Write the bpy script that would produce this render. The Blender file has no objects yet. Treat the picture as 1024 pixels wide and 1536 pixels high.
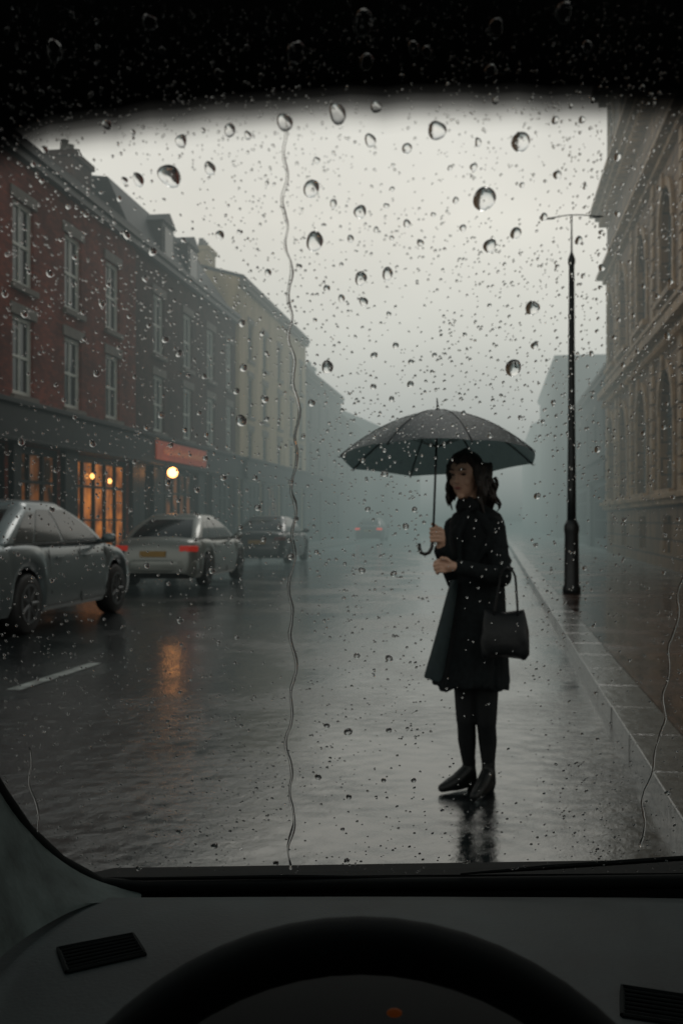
import bpy, bmesh, math, random
from mathutils import Vector, Matrix, noise
random.seed(11)
R=math.radians; PI=math.pi
sc=bpy.context.scene; COL=bpy.context.collection
sc.view_settings.view_transform='Standard'; sc.view_settings.look='None'; sc.view_settings.exposure=0; sc.view_settings.gamma=1
F=1600.0; EZ=1.34
TH=math.atan(228/F); CT=math.cos(TH); ST=math.sin(TH)
def S(u,v,z=0.0): return Vector((u*CT+v*ST,-u*ST+v*CT,z))
def PD(px,py,d): return Vector(((px-512)/F*d,d,EZ-(py-780)/F*d))
# ------------------------------------------------------------------ materials
def painted_haze_group():  # mist painted into materials: fog-coloured emission growing with distance from the car
    g=bpy.data.node_groups.new('painted_mist','ShaderNodeTree')
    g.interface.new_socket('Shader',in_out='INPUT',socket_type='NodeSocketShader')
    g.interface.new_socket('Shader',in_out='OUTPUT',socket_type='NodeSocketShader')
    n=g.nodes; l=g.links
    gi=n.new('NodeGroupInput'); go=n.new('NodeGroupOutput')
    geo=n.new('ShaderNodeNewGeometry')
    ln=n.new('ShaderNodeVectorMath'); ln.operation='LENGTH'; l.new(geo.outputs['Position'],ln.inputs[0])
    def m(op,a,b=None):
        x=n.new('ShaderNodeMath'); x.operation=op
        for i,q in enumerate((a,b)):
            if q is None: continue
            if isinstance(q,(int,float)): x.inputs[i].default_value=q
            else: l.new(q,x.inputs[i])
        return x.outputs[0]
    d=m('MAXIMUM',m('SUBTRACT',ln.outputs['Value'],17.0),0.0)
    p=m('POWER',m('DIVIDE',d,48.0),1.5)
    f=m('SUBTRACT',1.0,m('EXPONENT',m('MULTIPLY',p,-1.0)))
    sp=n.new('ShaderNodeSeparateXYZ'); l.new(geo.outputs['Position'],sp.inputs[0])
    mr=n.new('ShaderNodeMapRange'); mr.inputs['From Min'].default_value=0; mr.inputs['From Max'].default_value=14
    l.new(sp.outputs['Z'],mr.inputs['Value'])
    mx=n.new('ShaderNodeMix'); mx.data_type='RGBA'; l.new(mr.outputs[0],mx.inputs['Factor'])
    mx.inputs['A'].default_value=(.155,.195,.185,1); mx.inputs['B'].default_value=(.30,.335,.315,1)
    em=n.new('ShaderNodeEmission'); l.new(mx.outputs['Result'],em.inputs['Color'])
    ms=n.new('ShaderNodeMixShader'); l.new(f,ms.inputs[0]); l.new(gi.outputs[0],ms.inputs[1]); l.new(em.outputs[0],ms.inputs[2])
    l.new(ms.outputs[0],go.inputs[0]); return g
HG=painted_haze_group()
def M(name,col,rough=.6,metal=0,spec=.5,nz=None,bump=None,emit=None,es=0,haze=True,brick=None,streak=None,coat=0,sheen=0,ior=None,rvar=None):
    m=bpy.data.materials.new(name); m.use_nodes=True; n=m.node_tree.nodes; l=m.node_tree.links
    b=n['Principled BSDF']; out=n['Material Output']
    b.inputs['Base Color'].default_value=(*col,1); b.inputs['Roughness'].default_value=rough
    b.inputs['Metallic'].default_value=metal; b.inputs['Specular IOR Level'].default_value=spec
    b.inputs['Coat Weight'].default_value=coat; b.inputs['Coat Roughness'].default_value=.08
    if ior: b.inputs['IOR'].default_value=ior
    if sheen: b.inputs['Sheen Weight'].default_value=sheen
    tc=n.new('ShaderNodeTexCoord'); src=None
    if brick:
        mp=n.new('ShaderNodeSeparateXYZ'); l.new(tc.outputs['Object'],mp.inputs[0])
        ad=n.new('ShaderNodeMath'); ad.operation='ADD'; l.new(mp.outputs['X'],ad.inputs[0]); l.new(mp.outputs['Y'],ad.inputs[1])
        cb=n.new('ShaderNodeCombineXYZ'); l.new(ad.outputs[0],cb.inputs['X'])
        l.new(mp.outputs['Y' if len(brick)>4 else 'Z'],cb.inputs['Y'])
        if len(brick)>4:
            l.new(mp.outputs['X'],cb.inputs['X'])
        br=n.new('ShaderNodeTexBrick'); l.new(cb.outputs[0],br.inputs['Vector'])
        br.inputs['Scale'].default_value=1; br.inputs['Row Height'].default_value=brick[0]; br.inputs['Brick Width'].default_value=brick[1]
        br.inputs['Mortar Size'].default_value=brick[0]*.07; br.inputs['Mortar Smooth'].default_value=.3
        br.inputs['Color1'].default_value=(*col,1); br.inputs['Color2'].default_value=(*brick[3],1); br.inputs['Mortar'].default_value=(*brick[2],1)
        src=br.outputs['Color']
    if nz:
        t=n.new('ShaderNodeTexNoise'); t.inputs['Scale'].default_value=nz[0]; t.inputs['Detail'].default_value=5; t.inputs['Roughness'].default_value=.65
        if streak:
            mpp=n.new('ShaderNodeMapping'); mpp.inputs['Scale'].default_value=streak; l.new(tc.outputs['Object'],mpp.inputs[0]); l.new(mpp.outputs[0],t.inputs['Vector'])
        else: l.new(tc.outputs['Object'],t.inputs['Vector'])
        mr=n.new('ShaderNodeMapRange'); mr.inputs['From Min'].default_value=.3; mr.inputs['From Max'].default_value=.7
        mr.inputs['To Min'].default_value=1-nz[1]; mr.inputs['To Max'].default_value=1+nz[1]; l.new(t.outputs['Fac'],mr.inputs['Value'])
        vm=n.new('ShaderNodeVectorMath'); vm.operation='SCALE'
        if src: l.new(src,vm.inputs[0])
        else: vm.inputs[0].default_value=col
        l.new(mr.outputs[0],vm.inputs['Scale']); src=vm.outputs[0]
    if src: l.new(src,b.inputs['Base Color'])
    if rvar:
        t=n.new('ShaderNodeTexNoise'); t.inputs['Scale'].default_value=rvar[0]; t.inputs['Detail'].default_value=5; l.new(tc.outputs['Object'],t.inputs['Vector'])
        mr=n.new('ShaderNodeMapRange'); mr.inputs['From Min'].default_value=.4; mr.inputs['From Max'].default_value=.6; mr.inputs['To Min'].default_value=rvar[1]; mr.inputs['To Max'].default_value=rvar[2]
        l.new(t.outputs['Fac'],mr.inputs['Value']); l.new(mr.outputs[0],b.inputs['Roughness'])
    if bump:
        t=n.new('ShaderNodeTexNoise'); t.inputs['Scale'].default_value=bump[0]; t.inputs['Detail'].default_value=4; l.new(tc.outputs['Object'],t.inputs['Vector'])
        bp=n.new('ShaderNodeBump'); bp.inputs['Strength'].default_value=bump[1]; bp.inputs['Distance'].default_value=bump[2]
        l.new(t.outputs['Fac'],bp.inputs['Height']); l.new(bp.outputs[0],b.inputs['Normal'])
    if emit:
        b.inputs['Emission Color'].default_value=(*emit,1); b.inputs['Emission Strength'].default_value=es
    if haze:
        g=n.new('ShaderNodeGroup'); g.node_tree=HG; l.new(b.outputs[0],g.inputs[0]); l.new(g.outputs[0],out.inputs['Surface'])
    return m
def road_material():
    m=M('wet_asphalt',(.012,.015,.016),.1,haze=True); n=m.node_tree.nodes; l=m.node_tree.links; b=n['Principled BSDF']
    tc=[x for x in n if x.type=='TEX_COORD'][0]
    a=n.new('ShaderNodeTexNoise'); a.inputs['Scale'].default_value=.5; a.inputs['Detail'].default_value=6; a.inputs['Roughness'].default_value=.62
    l.new(tc.outputs['Object'],a.inputs['Vector'])
    r=n.new('ShaderNodeMapRange'); r.inputs['From Min'].default_value=.42; r.inputs['From Max'].default_value=.60
    r.inputs['To Min'].default_value=.05; r.inputs['To Max'].default_value=.19; l.new(a.outputs['Fac'],r.inputs['Value']); l.new(r.outputs[0],b.inputs['Roughness'])
    w=n.new('ShaderNodeTexNoise'); w.inputs['Scale'].default_value=9; w.inputs['Detail'].default_value=6; w.inputs['Roughness'].default_value=.7; w.inputs['Distortion'].default_value=.7
    l.new(tc.outputs['Object'],w.inputs['Vector'])
    g=n.new('ShaderNodeTexVoronoi'); g.inputs['Scale'].default_value=70; l.new(tc.outputs['Object'],g.inputs['Vector'])
    am=n.new('ShaderNodeMapRange'); am.inputs['From Min'].default_value=.05; am.inputs['From Max'].default_value=.19; am.inputs['To Min'].default_value=.20; am.inputs['To Max'].default_value=.55; l.new(r.outputs[0],am.inputs['Value'])
    b1=n.new('ShaderNodeBump'); l.new(am.outputs[0],b1.inputs['Strength']); b1.inputs['Distance'].default_value=.012; l.new(w.outputs['Fac'],b1.inputs['Height'])
    mu=n.new('ShaderNodeMath'); mu.operation='MULTIPLY'; l.new(g.outputs['Distance'],mu.inputs[0]); l.new(r.outputs[0],mu.inputs[1])
    b2=n.new('ShaderNodeBump'); b2.inputs['Strength'].default_value=.4; b2.inputs['Distance'].default_value=.006; l.new(mu.outputs[0],b2.inputs['Height']); l.new(b1.outputs[0],b2.inputs['Normal'])
    l.new(b2.outputs[0],b.inputs['Normal']); b.inputs['IOR'].default_value=2.0
    return m
def water(name,ior=1.33):
    m=bpy.data.materials.new(name); m.use_nodes=True; n=m.node_tree.nodes; l=m.node_tree.links
    n.remove(n['Principled BSDF']); g=n.new('ShaderNodeBsdfGlass'); g.inputs['Roughness'].default_value=0; g.inputs['IOR'].default_value=ior
    l.new(g.outputs[0],n['Material Output'].inputs['Surface']); return m
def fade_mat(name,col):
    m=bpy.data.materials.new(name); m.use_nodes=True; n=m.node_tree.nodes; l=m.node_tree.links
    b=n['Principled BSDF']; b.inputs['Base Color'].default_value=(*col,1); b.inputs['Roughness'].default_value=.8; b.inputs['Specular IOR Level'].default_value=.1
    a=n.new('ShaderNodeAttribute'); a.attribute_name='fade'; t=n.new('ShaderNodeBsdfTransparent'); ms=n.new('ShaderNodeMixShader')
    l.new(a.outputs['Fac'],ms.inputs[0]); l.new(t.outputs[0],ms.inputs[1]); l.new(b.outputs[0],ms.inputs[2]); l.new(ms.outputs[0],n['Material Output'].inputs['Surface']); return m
def glow_room(name,c1,c2,strength):
    m=bpy.data.materials.new(name); m.use_nodes=True; n=m.node_tree.nodes; l=m.node_tree.links
    b=n['Principled BSDF']; b.inputs['Base Color'].default_value=(.02,.015,.01,1); b.inputs['Roughness'].default_value=.1
    tc=n.new('ShaderNodeTexCoord'); t=n.new('ShaderNodeTexNoise'); t.inputs['Scale'].default_value=1.9; t.inputs['Detail'].default_value=3; l.new(tc.outputs['Object'],t.inputs['Vector'])
    r=n.new('ShaderNodeValToRGB'); r.color_ramp.elements[0].position=.38; r.color_ramp.elements[0].color=(*c1,1); r.color_ramp.elements[1].position=.68; r.color_ramp.elements[1].color=(*c2,1)
    l.new(t.outputs['Fac'],r.inputs[0]); l.new(r.outputs[0],b.inputs['Emission Color']); b.inputs['Emission Strength'].default_value=strength
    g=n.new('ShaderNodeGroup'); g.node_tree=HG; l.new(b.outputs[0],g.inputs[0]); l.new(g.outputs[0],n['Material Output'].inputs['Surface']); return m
# ------------------------------------------------------------------ mesh helpers
def link(name,me,mat,parent=None,smooth=False):
    if mat and not me.materials: me.materials.append(mat)
    if smooth:
        for p in me.polygons: p.use_smooth=True
    o=bpy.data.objects.new(name,me); COL.objects.link(o); o.parent=parent; return o
def build(name,bm,mat,parent=None,smooth=False,bev=0):
    bmesh.ops.recalc_face_normals(bm,faces=bm.faces)
    me=bpy.data.meshes.new(name); bm.to_mesh(me); bm.free()
    o=link(name,me,mat,parent,smooth)
    if bev:
        b=o.modifiers.new('bevel','BEVEL'); b.width=bev; b.segments=2; b.limit_method='ANGLE'
    return o
def thing(name,label,cat,loc=(0,0,0),rz=0,group=None):
    o=bpy.data.objects.new(name,None); COL.objects.link(o); o.location=loc; o.rotation_euler=(0,0,rz); tag(o,label,cat,group); return o
def tag(o,label=None,cat=None,group=None,kind=None):
    if label: o['label']=label
    if cat: o['category']=cat
    if group: o['group']=group
    if kind: o['kind']=kind
    return o
def box(bm,x0,x1,y0,y1,z0,z1):
    v=[bm.verts.new(p) for p in ((x0,y0,z0),(x1,y0,z0),(x1,y1,z0),(x0,y1,z0),(x0,y0,z1),(x1,y0,z1),(x1,y1,z1),(x0,y1,z1))]
    for f in ((0,3,2,1),(4,5,6,7),(0,1,5,4),(1,2,6,5),(2,3,7,6),(3,0,4,7)): bm.faces.new([v[i] for i in f])
def quad(bm,*ps): return bm.faces.new([bm.verts.new(p) for p in ps])
def tube(bm,pts,rad,n=10,cap=True):
    pts=[Vector(p) for p in pts]; rings=[]
    if not hasattr(rad,'__len__'): rad=[rad]*len(pts)
    up=None
    for i,p in enumerate(pts):
        t=(pts[min(i+1,len(pts)-1)]-pts[max(i-1,0)]).normalized()
        if up is None: up=t.orthogonal().normalized()
        a=(up-t*up.dot(t)).normalized(); up=a; b=t.cross(a)
        rings.append([bm.verts.new(p+(a*math.cos(q)+b*math.sin(q))*rad[i]) for q in [2*PI*k/n for k in range(n)]])
    for r0,r1 in zip(rings,rings[1:]):
        for k in range(n): bm.faces.new((r0[k],r0[(k+1)%n],r1[(k+1)%n],r1[k]))
    if cap: bm.faces.new(rings[0][::-1]); bm.faces.new(rings[-1])
def loft(bm,rings,cap=True,closed=True):
    vs=[[bm.verts.new(p) for p in r] for r in rings]; n=len(vs[0])
    for a,b in zip(vs,vs[1:]):
        for k in range(n if closed else n-1): bm.faces.new((a[k],a[(k+1)%n],b[(k+1)%n],b[k]))
    if cap: bm.faces.new(vs[0][::-1]); bm.faces.new(vs[-1])
    return vs
def lathe_y(bm,prof,n=28,c=(0,0,0)):
    loft(bm,[[Vector((c[0]+r*math.cos(2*PI*k/n),c[1]+y,c[2]+r*math.sin(2*PI*k/n))) for k in range(n)] for r,y in prof])
def lathe_z(bm,prof,n=16,c=(0,0,0)):
    loft(bm,[[Vector((c[0]+r*math.cos(2*PI*k/n),c[1]+r*math.sin(2*PI*k/n),c[2]+z)) for k in range(n)] for r,z in prof])
def ell(bm,c,r,rot=None,sub=3):
    m=Matrix.Translation(Vector(c))@(rot.to_4x4() if rot else Matrix.Identity(4))@Matrix.Diagonal((r[0],r[1],r[2],1))
    bmesh.ops.create_icosphere(bm,subdivisions=sub,radius=1,matrix=m)
def caps(bm,p0,p1,r0,r1):
    p0=Vector(p0); p1=Vector(p1); ell(bm,p0,(r0,)*3,sub=2); ell(bm,p1,(r1,)*3,sub=2)
    d=p1-p0; L=d.length
    if L<1e-5: return
    q=d.to_track_quat('Z','Y').to_matrix().to_4x4()
    bmesh.ops.create_cone(bm,cap_ends=True,segments=16,radius1=r0,radius2=r1,depth=L,matrix=Matrix.Translation((p0+p1)/2)@q)
def chain(bm,pts,rs):
    for i in range(len(pts)-1): caps(bm,pts[i],pts[i+1],rs[i],rs[i+1])
def remeshed(name,bm,mat,parent,vox,it=3,fac=.5):
    me=bpy.data.meshes.new(name+'_raw'); bm.to_mesh(me); bm.free()
    o=bpy.data.objects.new('temp',me); COL.objects.link(o)
    r=o.modifiers.new('r','REMESH'); r.mode='VOXEL'; r.voxel_size=vox
    if it: s=o.modifiers.new('s','SMOOTH'); s.iterations=it; s.factor=fac
    dg=bpy.context.evaluated_depsgraph_get(); m2=bpy.data.meshes.new_from_object(o.evaluated_get(dg)); bpy.data.objects.remove(o)
    m2.name=name; m2.materials.clear(); return link(name,m2,mat,parent,True)
def interp(t,pts):
    for (a,b),(c,d) in zip(pts,pts[1:]):
        if t<=c:
            k=(t-a)/(c-a); k=max(0,min(1,k)); return b+(d-b)*k
    return pts[-1][1]
# ------------------------------------------------------------------ camera, world, sun
cd=bpy.data.cameras.new('camera'); cam=bpy.data.objects.new('camera',cd); COL.objects.link(cam); sc.camera=cam
cam.location=(0,0,EZ); cam.rotation_euler=(R(90),0,0); cd.sensor_fit='VERTICAL'; cd.sensor_height=36; cd.lens=37.5; cd.shift_y=12/1536
cd.clip_start=.05; cd.clip_end=2000; cd.dof.use_dof=True; cd.dof.focus_distance=1.2; cd.dof.aperture_fstop=12
w=bpy.data.worlds.new('World'); sc.world=w; w.use_nodes=True; n=w.node_tree.nodes; l=w.node_tree.links
bg=n['Background']; tc=n.new('ShaderNodeTexCoord'); sp=n.new('ShaderNodeSeparateXYZ'); l.new(tc.outputs['Generated'],sp.inputs[0])
rp=n.new('ShaderNodeValToRGB'); l.new(sp.outputs['Z'],rp.inputs[0]); cr=rp.color_ramp
cr.elements[0].position=0; cr.elements[0].color=(.155,.195,.185,1); cr.elements[1].position=1; cr.elements[1].color=(.14,.17,.17,1)
for p,c in ((.04,(.26,.295,.28)),(.10,(.44,.465,.435)),(.17,(.62,.63,.575)),(.27,(.77,.755,.68)),(.42,(.66,.66,.61)),(.62,(.28,.31,.30))):
    e=cr.elements.new(p); e.color=(*c,1)
sky=n.new('ShaderNodeTexSky'); sky.sky_type='NISHITA'; sky.sun_disc=False; sky.sun_elevation=R(50); sky.sun_rotation=R(20); sky.dust_density=4
hs=n.new('ShaderNodeHueSaturation'); hs.inputs['Saturation'].default_value=.15; hs.inputs['Value'].default_value=.05; l.new(sky.outputs[0],hs.inputs['Color'])
nz=n.new('ShaderNodeTexNoise'); nz.inputs['Scale'].default_value=3.2; nz.inputs['Detail'].default_value=5; l.new(tc.outputs['Generated'],nz.inputs['Vector'])
mr=n.new('ShaderNodeMapRange'); mr.inputs['From Min'].default_value=.3; mr.inputs['From Max'].default_value=.7; mr.inputs['To Min'].default_value=.90; mr.inputs['To Max'].default_value=1.1; l.new(nz.outputs['Fac'],mr.inputs['Value'])
vm=n.new('ShaderNodeVectorMath'); vm.operation='SCALE'; l.new(rp.outputs[0],vm.inputs[0]); l.new(mr.outputs[0],vm.inputs['Scale'])
mx=n.new('ShaderNodeMix'); mx.data_type='RGBA'; mx.inputs['Factor'].default_value=.05; l.new(vm.outputs[0],mx.inputs['A']); l.new(hs.outputs[0],mx.inputs['B'])
l.new(mx.outputs['Result'],bg.inputs['Color']); bg.inputs['Strength'].default_value=1.0
sd=bpy.data.lights.new('sun','SUN'); sd.energy=.5; sd.angle=R(20); sd.color=(1,.96,.9); so=bpy.data.objects.new('sun',sd); COL.objects.link(so)
so.rotation_euler=(R(40),0,R(160))
# ------------------------------------------------------------------ materials list
m_road=road_material()
m_brick=M('red_brick',(.24,.055,.033),.8,spec=.25,nz=(.9,.55),brick=(.075,.225,(.09,.055,.045),(.14,.036,.026)))
m_brown=M('brown_brick',(.080,.036,.027),.8,spec=.25,nz=(.9,.55),brick=(.075,.225,(.05,.04,.035),(.055,.028,.023)))
m_tan=M('cream_render',(.46,.35,.22),.75,nz=(.8,.4),streak=(1.6,1.6,.35))
m_grey=M('grey_render',(.12,.12,.11),.8,nz=(.8,.3),streak=(1.6,1.6,.35))
m_dgrey=M('dark_render',(.08,.08,.075),.8,nz=(.8,.3))
m_sand=M('wet_sandstone',(.25,.14,.066),.6,spec=.3,nz=(1.2,.5),brick=(.42,.95,(.075,.042,.024),(.18,.10,.052)),streak=(2,2,.5))
m_sandtrim=M('sandstone_trim',(.36,.225,.125),.55,spec=.3,nz=(2,.5))
m_slate=M('wet_slate',(.018,.020,.021),.5,spec=.35,nz=(3,.4),brick=(.22,.3,(.010,.010,.011),(.026,.027,.029)))
m_frame=M('white_window_paint',(.60,.61,.56),.4,nz=(4,.12))
m_dframe=M('dark_window_paint',(.02,.02,.02),.4)
m_pane=M('window_glass',(.006,.007,.008),.08,spec=.35)
m_sill=M('stone_sill',(.13,.11,.09),.6,nz=(5,.25))
m_fascia=M('shopfront_paint',(.008,.011,.013),.45,spec=.25,nz=(3,.3))
m_lead=M('black_iron',(.008,.010,.010),.4,spec=.3)
m_warm=glow_room('lit_shop_interior',(.15,.036,.007),(.85,.27,.045),.55)
m_dim=glow_room('dim_shop_interior',(.012,.007,.004),(.24,.08,.02),.5)
m_bulb=M('glowing_bulb',(1,.6,.3),.5,emit=(1,.40,.11),es=9)
m_bulb2=M('glowing_pendant',(1,.6,.3),.5,emit=(1,.42,.11),es=4)
m_sign=M('lit_red_sign',(.20,.04,.02),.5,nz=(2.5,.6),emit=(.8,.13,.05),es=.13)
m_letter=M('pale_lettering',(.45,.22,.14),.5,emit=(1,.40,.22),es=.12)
m_paver=M('wet_red_pavers',(.075,.036,.023),.16,nz=(1.5,.45),bump=(9,.4,.006),brick=(.3,.45,(.015,.011,.009),(.048,.027,.019),1),ior=1.8,rvar=(1.1,.07,.28))
m_pave=M('wet_grey_paving',(.04,.038,.036),.3,nz=(1.5,.3),bump=(14,.3,.006),brick=(.6,.6,(.02,.02,.02),(.03,.028,.027),1))
m_kerb=M('granite_kerb',(.085,.085,.08),.2,nz=(9,.5),bump=(18,.5,.008),ior=1.7)
m_line=M('white_road_paint',(.24,.26,.25),.3,nz=(7,.8),bump=(60,.4,.003))
# ------------------------------------------------------------------ ground
def struct(name,bm,mat,**k): o=build(name,bm,mat,**k); o.rotation_euler=(0,0,-TH); o['kind']='structure'; return o
bm=bmesh.new(); quad(bm,(-400,-60,0),(400,-60,0),(400,900,0),(-400,900,0)); struct('road',bm,m_road)
KU=.76
bm=bmesh.new(); box(bm,KU+.30,60,-6,300,-.05,.118); struct('pavement',bm,m_paver)
bm=bmesh.new(); box(bm,-60,-8.0,-6,300,-.05,.12); struct('pavement',bm,m_pave)
bm=bmesh.new(); v=-2.0
while v<120:
    z=.122+random.uniform(-.0015,.0015); box(bm,KU+random.uniform(-.003,.003),KU+.296,v,v+.911,-.04,z); v+=.915
struct('kerb',bm,m_kerb,bev=.006)
bm=bmesh.new(); v=-2.0
while v<90: box(bm,-7.996,-7.7,v,v+.911,-.04,.125); v+=.915
struct('kerb',bm,m_kerb,bev=.006)
bm=bmesh.new()
quad(bm,(-3.80,7.95,.004),(-3.68,7.95,.004),(-3.62,9.55,.004),(-3.74,9.55,.004)); struct('lane_marking',bm,m_line)
# ------------------------------------------------------------------ buildings
MC={}
def window_mesh(w,h,bars,mf):
    key=(round(w,2),round(h,2),bars,mf.name)
    if key in MC: return MC[key]
    bm=bmesh.new(); a=w/2; t=.09
    box(bm,-a,-a+t,-.16,-.08,0,h); box(bm,a-t,a,-.16,-.08,0,h); box(bm,-a+t,a-t,-.16,-.08,0,t*1.2); box(bm,-a+t,a-t,-.16,-.08,h-t,h)
    if bars>=1: box(bm,-a+t,a-t,-.155,-.085,h*.5-.03,h*.5+.03)
    if bars>=2: box(bm,-.018,.018,-.15,-.09,t*1.2,h*.5-.03); box(bm,-.018,.018,-.15,-.09,h*.5+.03,h-t)
    bmesh.ops.recalc_face_normals(bm,faces=bm.faces)
    f=bpy.data.meshes.new('window'); bm.to_mesh(f); bm.free(); f.materials.append(mf)
    bm=bmesh.new(); quad(bm,(-a+t,-.125,t),(a-t,-.125,t),(a-t,-.125,h-t),(-a+t,-.125,h-t)); p=bpy.data.meshes.new('pane'); bm.to_mesh(p); bm.free(); p.materials.append(m_pane)
    def mk(nm,*b):
        bm=bmesh.new(); box(bm,*b); bmesh.ops.recalc_face_normals(bm,faces=bm.faces); s=bpy.data.meshes.new(nm); bm.to_mesh(s); bm.free(); s.materials.append(m_sill); return s
    MC[key]=(f,p,mk('sill',-a-.1,a+.1,-.14,.09,-.13,-.003),mk('lintel',-a-.12,a+.12,.002,.035,h+.003,h+.24)); return MC[key]
def add_window(root,x,z,w,h,bars,mf):
    f,p,s,li=window_mesh(w,h,bars,mf)
    o=link('window',f,None,root); o.location=(x,0,z)
    link('pane',p,None,o); link('sill',s,None,o); link('lintel',li,None,o); return o
def facade(bm,L,z0,z1,holes,depth=.22):
    xs=sorted({0,L}|{h[0] for h in holes}|{h[1] for h in holes}); zs=sorted({z0,z1}|{h[2] for h in holes}|{h[3] for h in holes})
    for a,b in zip(xs,xs[1:]):
        for c,d in zip(zs,zs[1:]):
            mx_,mz_=(a+b)/2,(c+d)/2
            if any(h[0]<mx_<h[1] and h[2]<mz_<h[3] for h in holes): continue
            quad(bm,(a,0,c),(b,0,c),(b,0,d),(a,0,d))
    for a,b,c,d in holes:
        quad(bm,(a,0,c),(a,-depth,c),(a,-depth,d),(a,0,d)); quad(bm,(b,0,c),(b,0,d),(b,-depth,d),(b,-depth,c))
        quad(bm,(a,0,c),(b,0,c),(b,-depth,c),(a,-depth,c)); quad(bm,(a,0,d),(a,-depth,d),(b,-depth,d),(b,0,d))
        quad(bm,(a,-depth,c),(b,-depth,c),(b,-depth,d),(a,-depth,d))
def place(side,u,v0,v1):
    return (S(u,v1) ,-PI/2-TH) if side<0 else (S(u,v0),PI/2-TH)
def house(name,label,side,u,v0,v1,H,mat,rows,cols,wmat=m_frame,bars=2,roofh=2.2,depth=9,chimneys=(),shop=None,flat=False,group=None,mansard=None):
    loc,rz=place(side,u,v0,v1); L=v1-v0; root=thing(name,label,'building',loc,rz,group)
    X=(lambda v:v1-v) if side<0 else (lambda v:v-v0)
    holes=[(X(vc)-w_/2,X(vc)+w_/2,za,zb) for (za,zb) in rows for (vc,w_) in cols]
    if shop: holes+= [(min(X(a),X(b)),max(X(a),X(b)),.12,2.95) for a,b,_ in shop]
    bm=bmesh.new(); facade(bm,L,0,H,holes)
    quad(bm,(0,0,0),(0,-depth,0),(0,-depth,H),(0,0,H)); quad(bm,(L,0,0),(L,-depth,0),(L,-depth,H),(L,0,H)); quad(bm,(0,-depth,0),(L,-depth,0),(L,-depth,H),(0,-depth,H))
    if not flat and not mansard:
        for x in (0,L): bm.faces.new([bm.verts.new(p) for p in ((x,0,H),(x,-depth/2,H+roofh),(x,-depth,H))])
    bmesh.ops.remove_doubles(bm,verts=bm.verts,dist=.0005); build('wall',bm,mat,root)
    for (za,zb) in rows:
        for (vc,w_) in cols: add_window(root,X(vc),za,w_,zb-za,bars,wmat)
    bm=bmesh.new()
    if flat:
        box(bm,-.1,L+.1,-depth-.1,.12,H+.003,H+.25)
    elif mansard:
        a,b=X(mansard[0]),X(mansard[1]); a,b=min(a,b),max(a,b); hh=mansard[2]
        loft(bm,[[Vector(p) for p in ((.01,-.02,H),(L-.01,-.02,H),(L-.01,-depth,H),(.01,-depth,H))],[Vector(p) for p in ((a,-.85,H+hh),(b,-.85,H+hh),(b,-depth+.6,H+hh),(a,-depth+.6,H+hh))],[Vector(p) for p in ((a+.5,-2.6,H+hh+.35),(b-.5,-2.6,H+hh+.35),(b-.5,-depth+2,H+hh+.35),(a+.5,-depth+2,H+hh+.35))]])
    else:
        for a,b in (((.18,H-.02),(-depth/2,H+roofh+.06)),((-depth/2,H+roofh+.06),(-depth-.18,H-.02))):
            v=[(0.01,a[0],a[1]),(L-.01,a[0],a[1]),(L-.01,b[0],b[1]),(.01,b[0],b[1])]
            vv=v+[(p[0],p[1],p[2]+.12) for p in v]; vs=[bm.verts.new(p) for p in vv]
            for f in ((0,3,2,1),(4,5,6,7),(0,1,5,4),(1,2,6,5),(2,3,7,6),(3,0,4,7)): bm.faces.new([vs[i] for i in f])
    rf=build('roof',bm,m_slate,root)
    bm=bmesh.new(); box(bm,.02,L-.02,.003,.17,H-.34,H-.16); box(bm,.02,L-.02,.003,.24,H-.155,H-.03); build('cornice',bm,m_lead if mat in(m_brick,m_brown) else m_sill,root)
    for cv,zt,yc,cw in chimneys:
        bm=bmesh.new(); x=X(cv); box(bm,x-cw,x+cw,yc-.35,yc+.35,H-.3,zt); box(bm,x-cw-.07,x+cw+.07,yc-.42,yc+.42,zt+.003,zt+.15)
        build('chimney',bm,mat if mat!=m_brick else m_brown,rf)
        for q in (-.55,0,.55):
            bm=bmesh.new(); lathe_z(bm,[(.12,0),(.14,.08),(.10,.33),(.12,.37)],10,(x+q*cw,yc,zt+.153)); build('chimney_pot',bm,m_sill,rf)
    if mansard:   # dormers on the steep slate
        for dv in (32.6,35.4):
            x=X(dv); bm=bmesh.new(); box(bm,x-.6,x+.6,-1.3,-.12,H+.02,H+1.25); loft(bm,[[Vector((x-.7,y_,H+1.253)),Vector((x+.7,y_,H+1.253)),Vector((x,y_,H+1.62))] for y_ in (-1.6,-.06)]); dm=build('dormer',bm,m_slate,rf)
            bm=bmesh.new(); box(bm,x-.42,x+.42,-.118,-.09,H+.2,H+1.1); build('pane',bm,m_pane,dm)
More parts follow.
